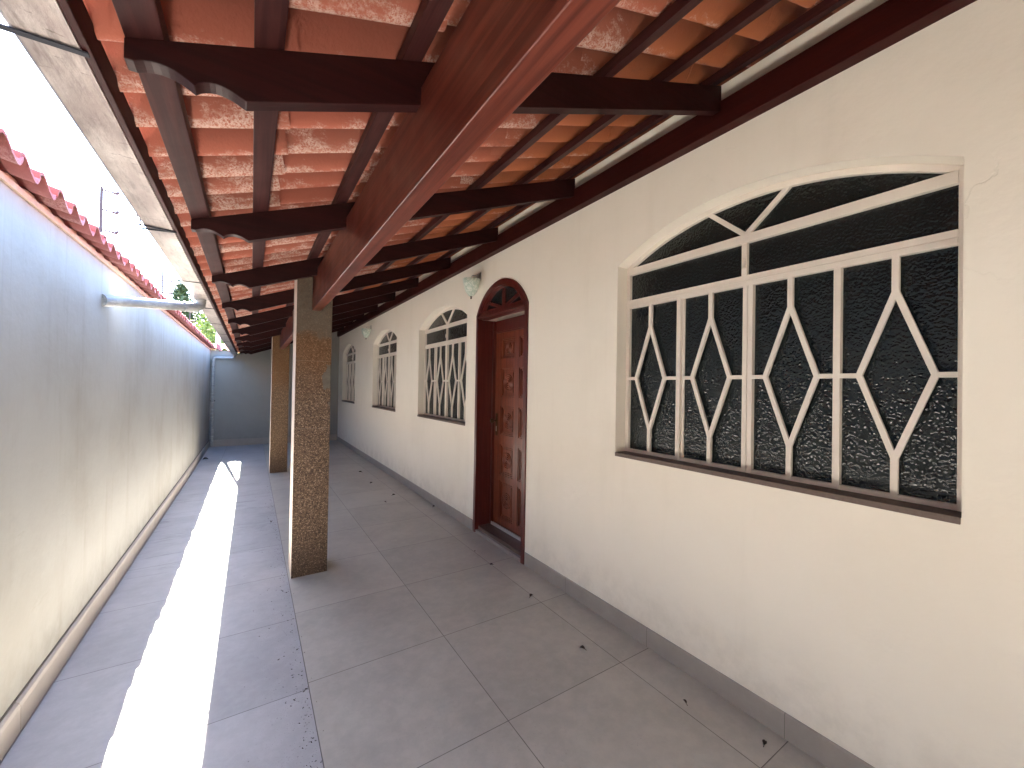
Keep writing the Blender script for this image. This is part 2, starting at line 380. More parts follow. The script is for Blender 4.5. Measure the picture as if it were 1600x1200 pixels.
# ---------------------------------------------------------------- house wall with arched openings
HW, RISE, SPR, SILLZ = .777, .207, 2.370, 1.130
RAD = (HW*HW + RISE*RISE)/(2*RISE)
def arch(y, yc, hw=HW, rise=RISE, spr=SPR):
    rad = (hw*hw+rise*rise)/(2*rise); d = min(abs(y-yc), hw)
    return spr - (rad-rise) + math.sqrt(max(rad*rad - d*d, 0))
WC = [1.090, 4.880, 7.510, 10.710]
DC, DHW, DRISE, DSPR = 3.372, .48, .30, 2.31
def darch(y, hw=DHW, rise=DRISE, spr=DSPR): return arch(y, DC, hw, rise, spr)
house = thing('house', 'long single-storey cream plastered house with arched windows and a carved wooden door', 'house', (2.9, 4, 0))
wall = MB(); ZT = 3.155; WD = .26
ops = sorted([(c-HW, c+HW, SILLZ, (lambda y, c=c: arch(y, c))) for c in WC] + [(DC-DHW, DC+DHW, 0.0, darch)], key=lambda t: t[0])
y = YB
def quad(y0, y1, z0a, z0b, z1a, z1b, x=XW): wall.add([(x, y0, z0a), (x, y1, z0b), (x, y1, z1b), (x, y0, z1a)], [(0, 1, 2, 3)])
for y0, y1, zb, fn in ops:
    quad(y, y0, 0, 0, ZT, ZT)
    if zb > 0: quad(y0, y1, 0, 0, zb, zb)
    N = 28; ys = [y0+(y1-y0)*i/N for i in range(N+1)]
    for a, b in zip(ys, ys[1:]):
        quad(a, b, fn(a), fn(b), ZT, ZT)
        wall.add([(XW, a, fn(a)), (XW, b, fn(b)), (XW+WD, b, fn(b)), (XW+WD, a, fn(a))], [(0, 1, 2, 3)], True)
    for yy in (y0, y1): wall.add([(XW, yy, zb), (XW, yy, fn(yy)), (XW+WD, yy, fn(yy)), (XW+WD, yy, zb)], [(0, 1, 2, 3)])
    if zb > 0: wall.add([(XW, y0, zb), (XW, y1, zb), (XW+WD, y1, zb), (XW+WD, y0, zb)], [(0, 1, 2, 3)])
    y = y1
quad(y, YE, 0, 0, ZT, ZT)
# back of the wall, top, far and near ends: a house-deep block
wall.add([(XW, YB, ZT), (XW, YE, ZT), (XW+.26, YE, ZT), (XW+.26, YB, ZT)], [(0, 1, 2, 3)])
wall.box(XW+WD, XW+5, YB, YE+.02, 0, 3.12)
wall.add([(XW, YB, 0), (XW+WD, YB, 0), (XW+WD, YB, ZT), (XW, YB, ZT)], [(0, 1, 2, 3)])
wall_o = wall.build('wall', M_house, house)
MB().prism([(3.1, 3.12), (3.1, 3.50), (4.8, 4.1), (XW+5, 3.13), (XW+5, 3.12)], 'y', YB, YE).build('roof', M_ground, house)
# skirting either side of the door: one part per run
for a, b in ((YB, DC-DHW-.012), (DC+DHW+.012, YE-.012)):
    MB().prism([(XW-.011, 0.0005), (XW+.02, .0005), (XW+.02, .112), (XW-.008, .112), (XW-.011, .107)], 'y', a, b).build('skirting_board', M_skirt, house)

# windows ---------------------------------------------------------
def build_window(yc):
    XF = 2.130; t = .03
    def Y(v): return yc + (v-1.09)
    sill = MB().box(XW-.006, XF+.05, yc-HW+.002, yc+HW-.002, 1.108, 1.1335)
    fr = MB()
    hw = HW-.002; x0, x1 = XF, XF+t
    fr.box(x0, x1, yc-hw, yc-hw+.024, 1.1345, SPR); fr.box(x0, x1, yc+hw-.026, yc+hw, 1.1345, SPR)
    fr.box(x0+.001, x1, yc-hw+.024, yc+hw-.026, 1.1345, 1.155)
    fr.box(x0-.002, x1, yc-hw+.0245, yc+hw-.0265, 2.094, 2.118); fr.box(x0-.002, x1, yc-hw+.0245, yc+hw-.0265, 2.1225, 2.150)
    fr.box(x0+.004, x1-.002, yc-hw+.02, yc+hw-.02, 2.117, 2.124)
    fr.box(x0-.003, x1, yc-hw+.0245, yc+hw-.0265, 2.318, 2.364)
    # arched head ring
    N = 30
    for i in range(N):
        a = yc-hw+2*hw*i/N; b = yc-hw+2*hw*(i+1)/N
        za, zb = arch(a, yc)-.002, arch(b, yc)-.002
        fr.prism([(a, za), (b, zb), (b, max(zb-.030, 2.36)), (a, max(za-.030, 2.36))], 'x', x0, x1)
    # upper mullion, spokes
    fr.box(x0+.002, x1, Y(1.078), Y(1.106), 2.150, 2.318)
    fr.bar((Y(1.090), 2.362), (Y(1.290), 2.540), .024, x0+.004, x1); fr.bar((Y(1.090), 2.362), (Y(.890), 2.540), .024, x0+.004, x1)
    # sash mullions of the lower lights
    for m0, m1, dx in ((.681, .707, 0), (1.044, 1.067, 0), (1.0695, 1.092, -.002), (1.452, 1.478, 0)):
        fr.box(x0-.006+dx, x1, Y(m0), Y(m1), 1.136, 2.0935)
    fr.box(x0+.012, x1, Y(1.436), Y(1.4515), 1.1555, 2.0935)
    f = fr.build('window', M_white, house, bevel=.0015)
    # glazing: one flat pane set behind the bars
    gp = [(yc-hw+.01, 1.14), (yc+hw-.01, 1.14)] + [(yc+hw-.01-(2*hw-.02)*i/24, arch(yc+hw-.01-(2*hw-.02)*i/24, yc)-.012) for i in range(25)]
    MB().prism(gp, 'x', x1-.008, x1-.004).build('pane', M_glass, f)
    # diamond guard, one per light
    for k, (c_, a, b) in enumerate(((.505, .337, .681), (.874, .707, 1.044), (1.266, 1.092, 1.436), (1.666, 1.478, 1.841))):
        g = MB(); w_ = .0225; gx0, gx1 = x0-.010, x0+.008
        c = Y(c_); h = .108 if k != 0 else .112; zt, zm, zb2 = 1.945, 1.624, 1.306
        g.bar((c, 2.0935), (c, zt), w_, gx0, gx1); g.bar((c, 1.155), (c, zb2), w_, gx0, gx1)
        for s_ in (-1, 1):
            g.bar((c, zt+.012), (c+s_*h, zm), w_*.92, gx0+.0007*(s_+1), gx1-.001); g.bar((c+s_*h, zm), (c, zb2-.012), w_*.92, gx0+.0003+.0007*(s_+1), gx1-.001)
        g.bar((Y(a), zm), (c-h+.004, zm), w_*.9, gx0+.0009, gx1-.002); g.bar((c+h-.004, zm), (Y(b), zm), w_*.9, gx0+.0012, gx1-.002)
        g.build('diamond_grille', M_white, f)
    sill.build('sill', M_sill, f, bevel=.002)
    # small catch on the upper mullion
    MB().box(x0-.012, x0+.002, Y(1.088), Y(1.096), 2.19, 2.235).build('catch', M_white, f)
    return f
win = build_window(WC[0])
for c in WC[1:]:
    wdup = copy_tree(win, house); wdup.location = (0, c-WC[0], 0)

# door ------------------------------------------------------------
XD = 2.245
ZD0, ZD1 = .085, 2.135
leaf = MB()
ly0, ly1 = DC-.425, DC+.425
leaf.box(XD+.02, XD+.045, ly0, ly1, ZD0, ZD1)
rows = [(1.870, 2.085), (1.465, 1.745), (1.060, 1.345), (.635, .935), (.150, .545)]
rows = [(1.862, 2.060), (1.452, 1.752), (1.047, 1.350), (.620, .945), (.165, .560)]
rows[0] = (1.860, 2.065)
cols = [(DC+.042, DC+.305), (DC-.305, DC-.042)]
# stiles and rails
for a, b in ((ly0, cols[1][0]), (cols[1][1], cols[0][0]), (cols[0][1], ly1)): leaf.box(XD, XD+.0199, a, b, ZD0+.0005, ZD1-.0005)
zz = [ZD0+.001] + [v for r_ in sorted(rows) for v in r_] + [ZD1-.001]
for i in range(0, len(zz), 2):
    for c0_, c1_ in cols: leaf.box(XD+.0004, XD+.0198, c0_, c1_, zz[i], zz[i+1])
for (z0, z1) in rows:
    for (a, b) in cols:
        # moulded frame inside each opening
        for k, (ins, dx, wd) in enumerate(((.002, .006, .014), (.026, .011, .008))):
            A, Bv, Z0, Z1 = a+ins, b-ins, z0+ins, z1-ins
            leaf.box(XD+dx, XD+.0197, A, A+wd, Z0, Z1); leaf.box(XD+dx, XD+.0197, Bv-wd, Bv, Z0, Z1)
            leaf.box(XD+dx+.0004, XD+.0196, A+wd, Bv-wd, Z0, Z0+wd); leaf.box(XD+dx+.0004, XD+.0196, A+wd, Bv-wd, Z1-wd, Z1)
        # raised field and turned rings
        leaf.box(XD+.012, XD+.0194, a+.045, b-.045, z0+.045, z1-.045)
        yc_, zc_ = (a+b)/2, (z0+z1)/2; r0 = min(b-a, z1-z0)/2-.052
        for rr in (r0, r0*.74, r0*.48, r0*.2):
            pr = [(rr-.007, .013), (rr-.004, .005), (rr, .003), (rr+.004, .005), (rr+.007, .013)]
            leaf.lathe([(max(q[0], .0005), q[1]) for q in pr], (XD, yc_, zc_), 28, 'x')
door = leaf.build('door', M_door, house)
fr = MB(); T = .046
# outer arched architrave, proud of the wall
y0, y1 = DC-DHW, DC+DHW
def ring(mb, hw0, rise0, spr0, hw1, rise1, spr1, xa, xb, N=36):
    A = [(DC-hw0+2*hw0*i/N) for i in range(N+1)]; Bq = [(DC-hw1+2*hw1*i/N) for i in range(N+1)]
    A = [DC-hw0*math.cos(math.pi*i/N) for i in range(N+1)]; Bq = [DC-hw1*math.cos(math.pi*i/N) for i in range(N+1)]
    for i in range(N):
        mb.prism([(A[i], darch(A[i], hw0, rise0, spr0)), (A[i+1], darch(A[i+1], hw0, rise0, spr0)), (Bq[i+1], darch(Bq[i+1], hw1, rise1, spr1)), (Bq[i], darch(Bq[i], hw1, rise1, spr1))], 'x', xa, xb)
for s_, ya in ((-1, y0), (1, y1)):
    a, b = (ya+.001, ya+T) if s_ < 0 else (ya-T, ya-.001)
    fr.box(XW-.014, XW+.03, a, b, .0006, DSPR)
    # jamb boards inside the reveal
    a2, b2 = (ya+.0015, ya+.030) if s_ < 0 else (ya-.030, ya-.0015)
    fr.box(XW+.0302, XD+.06, a2, b2, .001, 2.275)
    a3, b3 = (ya+.0302, ya+.056) if s_ < 0 else (ya-.056, ya-.0302)
    fr.box(XD-.03, XD+.055, a3, b3, .072, 2.272)
ring(fr, DHW-.001, DRISE-.001, DSPR, DHW-.100, DRISE-.095, DSPR+.035, XW-.014, XW+.03)
ring(fr, DHW-.060, DRISE-.062, DSPR+.02, DHW-.075, DRISE-.078, DSPR+.025, XW-.020, XW-.0142)
ring(fr, DHW-.098, DRISE-.094, DSPR+.035, DHW-.112, DRISE-.106, DSPR+.038, XW+.004, XW+.06)
fr.box(XW-.010, XW+.10, y0+T+.0003, y1-T-.0003, 2.275, 2.306)
fr.box(XW-.018, XW-.0102, y0+T+.0006, y1-T-.0006, 2.283, 2.297)
fr.box(XW+.012, XW+.05, y0+T, y1-T, 2.3065, 2.350)
fr.box(XD-.002, XD+.05, y0+.057, y1-.057, 2.138, 2.2735)
fr.box(XD-.010, XD-.0022, y0+.058, y1-.058, 2.150, 2.168)
# fanlight spokes
for ang in (30, 90, 150):
    a = R(ang); e = (DC+.37*math.cos(a), 2.345+.185*math.sin(a)*1.0)
    fr.bar((DC+.03*math.cos(a), 2.345), e, .030, XW+.020+.0006*ang/30, XW+.052)
fr.build('door_frame', M_trim, door, bevel=.0015)
gp = [(DC-.40+.8*i/24, darch(DC-.40+.8*i/24, DHW-.07, DRISE-.07, DSPR+.02)) for i in range(25)]
MB().prism([(DC+.40, 2.32), (DC-.40, 2.32)] + gp, 'x', XW+.044, XW+.048).build('fanlight_pane', M_glass, door)
MB().box(XW-.004, XD+.02, y0+.0466, y1-.0466, .0008, .028).build('threshold', M_skirt, door)
MB().box(XW+.03, XD+.05, y0+.0305, y1-.0305, .0285, .0605).build('inner_step', M_sill, door)
MB().box(XD-.030, XD-.0005, ly0+.005, ly1-.005, .062, .084).box(XD-.0295, XD-.022, ly0+.005, ly1-.005, .0845, .094).build('weather_strip', M_alu, door)
hd = MB(); hy = ly1-.048
hd.box(XD-.005, XD-.0003, hy-.020, hy+.020, 1.03, 1.27)
hdo = hd.build('door_handle', M_brass, door, bevel=.002)
MB().lathe([(.0005, -.075), (.018, -.074), (.027, -.062), (.027, -.050), (.015, -.040), (.009, -.030), (.009, -.004), (.016, -.001)], (XD-.003, hy, 1.19), 22, 'x').build('knob', M_brass, hdo)
MB().box(XD-.007, XD-.0052, hy-.008, hy+.008, 1.075, 1.13).build('keyhole_plate', M_chrome, hdo)

# ---------------------------------------------------------------- boundary wall on the left
bw = thing('boundary_wall', 'tall grey-cream plastered boundary wall on the left topped with pink clay tiles', 'wall', (-.95, 4, 0))
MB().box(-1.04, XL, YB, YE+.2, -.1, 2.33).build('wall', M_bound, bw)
MB().box(-1.055, XL+.012, YB, YE+.2, 2.3302, 2.356).box(-1.03, -.86, YB, YE+.2, 2.3722, 2.40).build('mortar_bed', M_mortar, bw)
sk = MB()
MB().box(XL-.1, XW+.1, YB-.2, YB-.001, -.1, 3.4).build('rear_light_blocker', M_bound, bw)  # added wall, unseen behind the camera, cuts light from the rear
yy = YB
while yy < YE-.02:
    e = min(yy+1.46, YE-.014)
    sk.prism([(XL, 0), (XL+.020, 0), (XL+.023, .01), (XL+.022, .118), (XL+.017, .134), (XL+.008, .141), (XL, .142)], 'y', yy+.0015, e-.0015); yy += 1.46
sk.build('skirting_board', M_skirtL, bw, bevel=.002)
MB().box(XL-.001, XL+.004, YB, YE-.014, .1422, .152).build('skirting_joint', M_groove, bw)

# S-shaped clay tile, profile across (u along the row), swept along its length
SP = [(0, .0), (.05, .020), (.12, .031), (.20, .034), (.30, .028), (.42, .010), (.54, -.008), (.66, -.021), (.76, -.029), (.85, -.031), (.92, -.027), (.97, -.015), (1.03, .006), (1.06, .014)]
SC = [(0, .0), (.03, .018), (.09, .034), (.17, .042), (.26, .042), (.35, .034), (.45, .018), (.56, .0), (.68, -.014), (.80, -.023), (.90, -.023), (.97, -.012), (1.03, .004), (1.06, .012)]
def s_prof(p=.18, k=1.0, P=SP): return [(u*p, z*k) for u, z in P]
def add_tile(mb, org, du, dl, dn, prof, length, th=.012, tint=.5, taper=.0):
    """org: lower start corner; du across, dl up the slope, dn normal"""
    n = len(prof); V = []; F = []
    for l, k in ((0, 1.0), (length*.5, 1-taper/2), (length, 1-taper)):
        for (u, z) in prof: V.append(org + du*u + dl*l + dn*(z*k))
        for (u, z) in prof: V.append(org + du*u + dl*l + dn*(z*k+th))
    r = 2*n
    for s_ in range(2):
        o = s_*r
        for i in range(n-1):
            F.append((o+i, o+i+1, o+r+i+1, o+r+i)); F.append((o+n+i, o+r+n+i, o+r+n+i+1, o+n+i+1))
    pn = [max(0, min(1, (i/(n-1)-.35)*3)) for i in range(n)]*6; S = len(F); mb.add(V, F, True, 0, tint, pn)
    E = []
    for i in range(n-1):
        E.append((i, n+i, n+i+1, i+1)); o = 2*r; E.append((o+i, o+i+1, o+n+i+1, o+n+i))
    for e in (0, n-1):
        for s_ in range(2): o = s_*r; E.append((o+e, o+r+e, o+r+n+e, o+n+e))
    mb.add(V, E, False, 0, tint, pn)
# coping tiles: two slopes over the wall, row pitch .173
cp = MB(); pr = s_prof(.173, .9, SC)
pitchc = .1730; k = 0
yy = 2.462 - 40*pitchc - .15
while yy < YE+.15:
    for side in (1, -1):
        j = rnd.uniform(-.006, .006); a = R(15+rnd.uniform(-1, 1))
        if side > 0: lo = Vector((-.757+j, yy, 2.380+rnd.uniform(-.003, .003))); dl = Vector((-math.cos(a), 0, math.sin(a)))
        else: lo = Vector((-1.135+j, yy, 2.380)); dl = Vector((math.cos(a), 0, math.sin(a)))
        dn = Vector((0, 0, 1))
        du = Vector((0, 1, 0)); du = (du + dl*rnd.uniform(-.015, .015)).normalized()
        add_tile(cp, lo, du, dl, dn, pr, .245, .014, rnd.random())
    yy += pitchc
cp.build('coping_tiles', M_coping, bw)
rg = MB(); yy = YB
while yy < YE+.1:   # half-round ridge caps
    z0 = 2.435+rnd.uniform(-.004, .004)
    prof = [(-.945+.062*math.cos(t), z0+.058*math.sin(t)) for t in [math.pi*i/10 for i in range(11)]] + [(-.945+.050*math.cos(t), z0+.046*math.sin(t)) for t in [math.pi*i/10 for i in range(10, -1, -1)]]
    rg.prism(prof, 'y', yy, yy+.34); yy += .33
rg.build('ridge_caps', M_coping, bw)

# end wall ---------------------------------------------------------
SL = .38
def rb(x): return 2.225 + SL*x          # underside of rafters
def rt(x): return rb(x) + .130          # top of rafters
ew = thing('end_wall', 'grey plastered wall closing the far end of the passage', 'wall', (.6, YE+.1, 0))
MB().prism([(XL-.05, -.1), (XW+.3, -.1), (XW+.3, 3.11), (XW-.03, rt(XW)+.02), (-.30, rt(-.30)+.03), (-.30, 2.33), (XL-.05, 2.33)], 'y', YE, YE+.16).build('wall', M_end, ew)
MB().box(XL+.024, XW-.014, YE-.012, YE+.001, .0006, .165).build('skirting_board', M_skirtL, ew, bevel=.002)
MB().box(-.375, -.165, YE-.007, YE+.001, 1.85, 2.12).build('cover_plate', M_end, ew, bevel=.002)
ecp = MB(); pre = s_prof(.173, 1.0); xx = XL+.06
while xx < -.30:
    a = R(32); dl = Vector((0, math.cos(a), math.sin(a)))
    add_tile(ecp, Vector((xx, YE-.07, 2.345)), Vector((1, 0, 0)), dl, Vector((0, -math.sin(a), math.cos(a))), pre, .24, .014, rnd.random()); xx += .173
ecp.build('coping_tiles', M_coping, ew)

# ---------------------------------------------------------------- verandah roof
roof = thing('verandah_roof', 'lean-to verandah roof of clay tiles on dark red timber', 'roof', (.8, 4, 2.9))
SL = .38
def rb(x): return 2.225 + SL*x          # underside of rafters
def rt(x): return rb(x) + .130          # top of rafters
def rafter_mesh(y0):
    xt = -.236
    pts = [(xt, rt(xt)), (xt, 2.222)]
    # two scooped bites under the tip
    def scoop(xa, za, xb, zb, n=9):
        return [(xa+(xb-xa)*math.sin(t), za+(zb-za)*(1-math.cos(t))) for t in [math.pi/2*i/n for i in range(1, n+1)]]
    pts += [(-.221, 2.2225), (-.205, 2.230), (-.193, 2.2335), (-.180, 2.2350), (-.166, 2.2340), (-.154, 2.2312), (-.143, 2.2268), (-.131, 2.2207), (-.120, 2.2135)]
    pts += [(-.112, 2.2215), (-.104, 2.2262), (-.093, 2.2305), (-.082, 2.2328), (-.071, 2.2325), (-.060, 2.2305), (-.050, 2.2280), (-.041, 2.2245), (-.032, 2.2200), (-.023, rb(-.023))]
    pts += [(1.986, rb(1.986)), (1.986, rt(1.986))]
    return MB().prism(pts, 'y', y0, y0+.042)
r0 = rafter_mesh(1.140).build('rafter', M_rafter, roof, bevel=.002)
for k in list(range(-5, 0)) + list(range(1, 10)):
    r_ = r0.copy(); C.objects.link(r_); r_.parent = roof; r_.location = (0, k*1.105, 0)
# main beam resting in the pillars, ledger on the wall
MB().box(.403, .470, YB, YE+.02, 2.152, 2.432).build('beam', M_beam, roof, bevel=.003)
MB().box(1.978, XW+.01, YB, YE-.001, 2.890, 3.030).build('ledger', M_ledger, roof, bevel=.003)
for a, b in ((-.235, -.172), (-.010, .053), (.345, .405), (.755, .810), (1.150, 1.203), (1.510, 1.562), (1.885, 1.945)):
    MB().prism([(a, rt(a)+.0006), (b, rt(b)+.0006), (b, rt(b)+.045), (a, rt(a)+.045)], 'y', YB, YE-.001).build('batten', M_batten, roof, bevel=.002)
# tiles
tl = MB(); prr = s_prof(.18, 1.7)
sa = math.atan(SL); dl0 = Vector((math.cos(sa), 0, math.sin(sa)))
ends = [.078, .425, .785, 1.135, 1.495, 1.862, 2.28, 2.72, 3.16]
xs = [-.345] + [e-.065 for e in ends[:-1]]
yy = 1.60 - .18*34 - .15
while yy < YE+.05:
    for ci, (xa, xb) in enumerate(zip(xs, ends)):
        if ci == 6: xa = 1.80
        L = (xb-xa)/math.cos(sa) + rnd.uniform(-.004, .004)
        lo = Vector((xa+rnd.uniform(-.008, .008), yy + rnd.uniform(-.004, .004) + .012*(ci % 2), rt(xa)+.046+.052+.019))
        # upper end lies on the batten, lower end rides on the course below
        tilt = sa - .016/L + rnd.uniform(-.004, .004); dl = Vector((math.cos(tilt), 0, math.sin(tilt)))
        dn = Vector((-math.sin(tilt), 0, math.cos(tilt))); du = (Vector((0, 1, 0)) + dl*rnd.uniform(-.02, .02)).normalized()
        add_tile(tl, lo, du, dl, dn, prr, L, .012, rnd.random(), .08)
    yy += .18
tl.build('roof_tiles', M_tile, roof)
mo = MB(); r = random.Random(21)
for i in range(34):
    x_ = r.choice([.09, .435, .795, 1.14, 1.50]) + r.uniform(-.01, .05) if r.random() < .5 else r.uniform(-.2, 1.8)
    y_ = 1.45 - .18*r.randint(-30, 6) + r.uniform(-.012, .012); z_ = rt(x_)+.046+.052-.004; sr = r.uniform(.008, .02)
    mo.lathe([(.0005, -sr*.9), (sr*.6, -sr*.75), (sr*1.0, -sr*.3), (sr*1.15, sr*.3), (sr*.9, sr)], (x_, y_, z_), 9)
mo.build('mortar_lumps', M_mortar, roof)
MB().box(-.3155, -.300, YB, YE-.001, 2.2505, 2.318).build('eaves_shade_strip', M_ledger, roof, bevel=.002)  # dark strip standing in for deep shade between tile ends and gutter
# gutter under the eaves with its straps and a drop outlet
gt = MB(); GX0, GX1, GZ = -.425, -.317, 2.250
prof_o = [(GX0-.004, GZ+.115), (GX0-.004, GZ+.108), (GX0+.002, GZ+.108), (GX0+.002, GZ+.012), (GX0+.006, GZ+.003), (GX0+.014, GZ), (GX1, GZ), (GX1, GZ+.062),
          (GX1-.003, GZ+.062), (GX1-.003, GZ+.003), (GX0+.015, GZ+.003), (GX0+.008, GZ+.006), (GX0+.005, GZ+.014), (GX0+.005, GZ+.115)]
yy = YB; i = 0
segs = [YB, -1.4, 2.85, 4.05, 5.6, 6.9, 8.4, 9.9, YE-.002]
for a, b in zip(segs, segs[1:]):
    s_ = .0015*(i % 2); gt.prism([(x_+(.001 if i % 2 else 0), z_-s_) for x_, z_ in prof_o], 'y', a-.012, b); i += 1
gto = gt.build('gutter', M_gutter, roof)
def strap(y, dy=0.0, two=False):
    m = MB()
    for d in ((-.03, .03) if two else (0,)):
        m.prism([(GX0-.012, y-.008+d), (GX0-.012, y+.008+d), (GX1+.012, y+.008), (GX1+.012, y-.008)], 'z', GZ-.006, GZ-.003)
        m.box(GX0-.014, GX0-.0115, y-.008+d, y+.008+d, GZ-.006, GZ+.120)
    m.build('strap', M_galv, gto)
for y_, t_ in ((-.9, 0), (1.215, 0), (2.42, 1), (3.55, 0), (4.72, 1), (5.9, 0), (7.1, 0), (8.3, 0), (9.5, 0), (10.7, 0)): strap(y_, 0, bool(t_))

# ---------------------------------------------------------------- pillars
def pillar(y, mfront, label, x0=.292, x1=.556, w=.255):
    m = MB()
    ztop = 2.445
    v = [(x0, y), (x1, y), (x1, y+w), (x0, y+w)]
    V = [(a, b, 0.0003) for a, b in v] + [(a, b, 2.44) for a, b in v]
    m.add(V, [(0, 1, 5, 4), (1, 2, 6, 5), (2, 3, 7, 6), (4, 5, 6, 7), (0, 3, 2, 1)], False, 0); m.add(V, [(3, 0, 4, 7)], False, 1)
    o = m.build('pillar', [mfront, M_pside], None, bevel=.004)
    return tag(o, label, 'pillar', 'pillars holding up the verandah beam')
pillar(3.630, M_pillar, 'nearer square pillar of brown speckled granite with grey cement smeared near its top')
pillar(8.085, M_pillar2, 'farther square speckled pillar partly hidden behind the nearer one')

# ---------------------------------------------------------------- wall lamps
def lamp(y):
    t = thing('wall_lamp', '', 'wall lamp', (XW, y, 2.6))
    pl = MB().box(XW-.012, XW+.001, y-.045, y+.045, 2.690, 2.775).build('back_plate', M_chrome, t, bevel=.003)
    MB().tube([(XW-.01, y, 2.74), (XW-.05, y, 2.745), (XW-.09, y, 2.735), (XW-.095, y, 2.715)], .006, 8).build('arm', M_chrome, t)
    # cone-shaped frosted bowl, open at the top
    c = (XW-.095, y, 2.50)
    MB().lathe([(.012, .012), (.030, .024), (.058, .062), (.078, .110), (.090, .160), (.094, .195), (.090, .198), (.086, .160), (.072, .108), (.050, .062), (.022, .028)], c, 30).build('lamp_shade', M_frost, t)
    MB().lathe([(.0005, -.016), (.008, -.012), (.010, -.004), (.006, .004), (.013, .010), (.013, .014), (.0005, .016)], c, 14).build('finial', M_brass, t)
    MB().tube([(XW-.095, y, 2.515), (XW-.095, y, 2.715)], .005, 8).build('stem', M_chrome, t)
    return t
l1 = lamp(3.825); l1['label'] = 'frosted glass wall lamp just left of the door arch'
l2 = lamp(8.50); l2['label'] = 'small distant wall lamp between the two farthest windows'
for l_ in (l1, l2): l_['group'] = 'frosted wall lamps'

# ---------------------------------------------------------------- pipes
dp = thing('drain_pipe', 'pale grey drain pipe crossing from the gutter to the boundary wall', 'drain pipe', (XL, 3.72, 2.0))
MB().tube([(XL-.01, 3.72, 2.085), (-.43, 4.19, 2.166), (-.392, 4.235, 2.176), (-.372, 4.262, 2.195), (-.368, 4.27, 2.226), (-.368, 4.27, 2.256)], .036, 20).build('pipe', M_pvc, dp)
d_ = Vector((.41, .47, .081)).normalized(); s0 = Vector((XL, 3.72, 2.085))
MB().tube([s0-d_*.004, s0+d_*.055], .0415, 20).build('collar', M_pvc, dp)
s1 = Vector((-.43, 4.19, 2.166)); MB().tube([s1-d_*.07, s1-d_*.008], .0405, 20).build('coupling', M_pvc, dp)
dw = thing('downpipe', 'white downpipe in the far left corner with an elbow to the gutter', 'downpipe', (-.775, 11.965, 0))
MB().tube([(-.775, 11.965, .02), (-.775, 11.965, 2.07), (-.767, 11.965, 2.12), (-.745, 11.965, 2.145), (-.70, 11.965, 2.150), (-.42, 11.965, 2.152), (-.385, 11.965, 2.16), (-.372, 11.965, 2.19), (-.372, 11.965, 2.252)], .036, 18).build('pipe', M_pvc, dw)
MB().tube([(-.775, 11.965, 1.99), (-.775, 11.965, 2.055)], .041, 18).build('coupling', M_pvc, dw)
MB().box(-.82, -.73, 11.99, YE, 1.10, 1.125).build('clip', M_galv, dw)

# ---------------------------------------------------------------- electric fence posts, mast
def fpost(y, label):
    t = thing('electric_fence_post', label, 'fence post', (-.95, y, 2.5), 'electric fence posts on the boundary wall')
    MB().box(-.958, -.942, y-.008, y+.008, 2.50, 2.975).build('post', M_galv, t)
    for z in (2.66, 2.81, 2.955):
        a = MB().tube([(-.942, y, z), (-.895, y+.012, z-.002)], .007, 8)
        a.tube([(-.895, y+.012, z-.002), (-.872, y+.018, z-.006), (-.862, y+.020, z+.004), (-.870, y+.018, z+.012)], .010, 8)
        a.build('insulator_arm', M_galv, t)
fpost(4.12, 'nearer thin galvanised electric fence post with three short arms')
fpost(6.55, 'farther electric fence post standing beyond the drain pipe')
fpost(9.2, 'farthest electric fence post on the wall, mostly hidden by the gutter')
mast = thing('mast', 'white tapered mast rising behind the far corner of the walls', 'mast', (-.71, 12.30, 0))
MB().tube([(-.71, 12.30, -.1), (-.71, 12.30, 2.55), (-.71, 12.30, 2.85), (-.71, 12.30, 4.9)], [.055, .055, .042, .038], 16).build('pole', M_pvc, mast)
MB().box(-.80, -.62, 12.26, 12.36, 2.48, 2.52).build('bracket', M_pvc, mast)

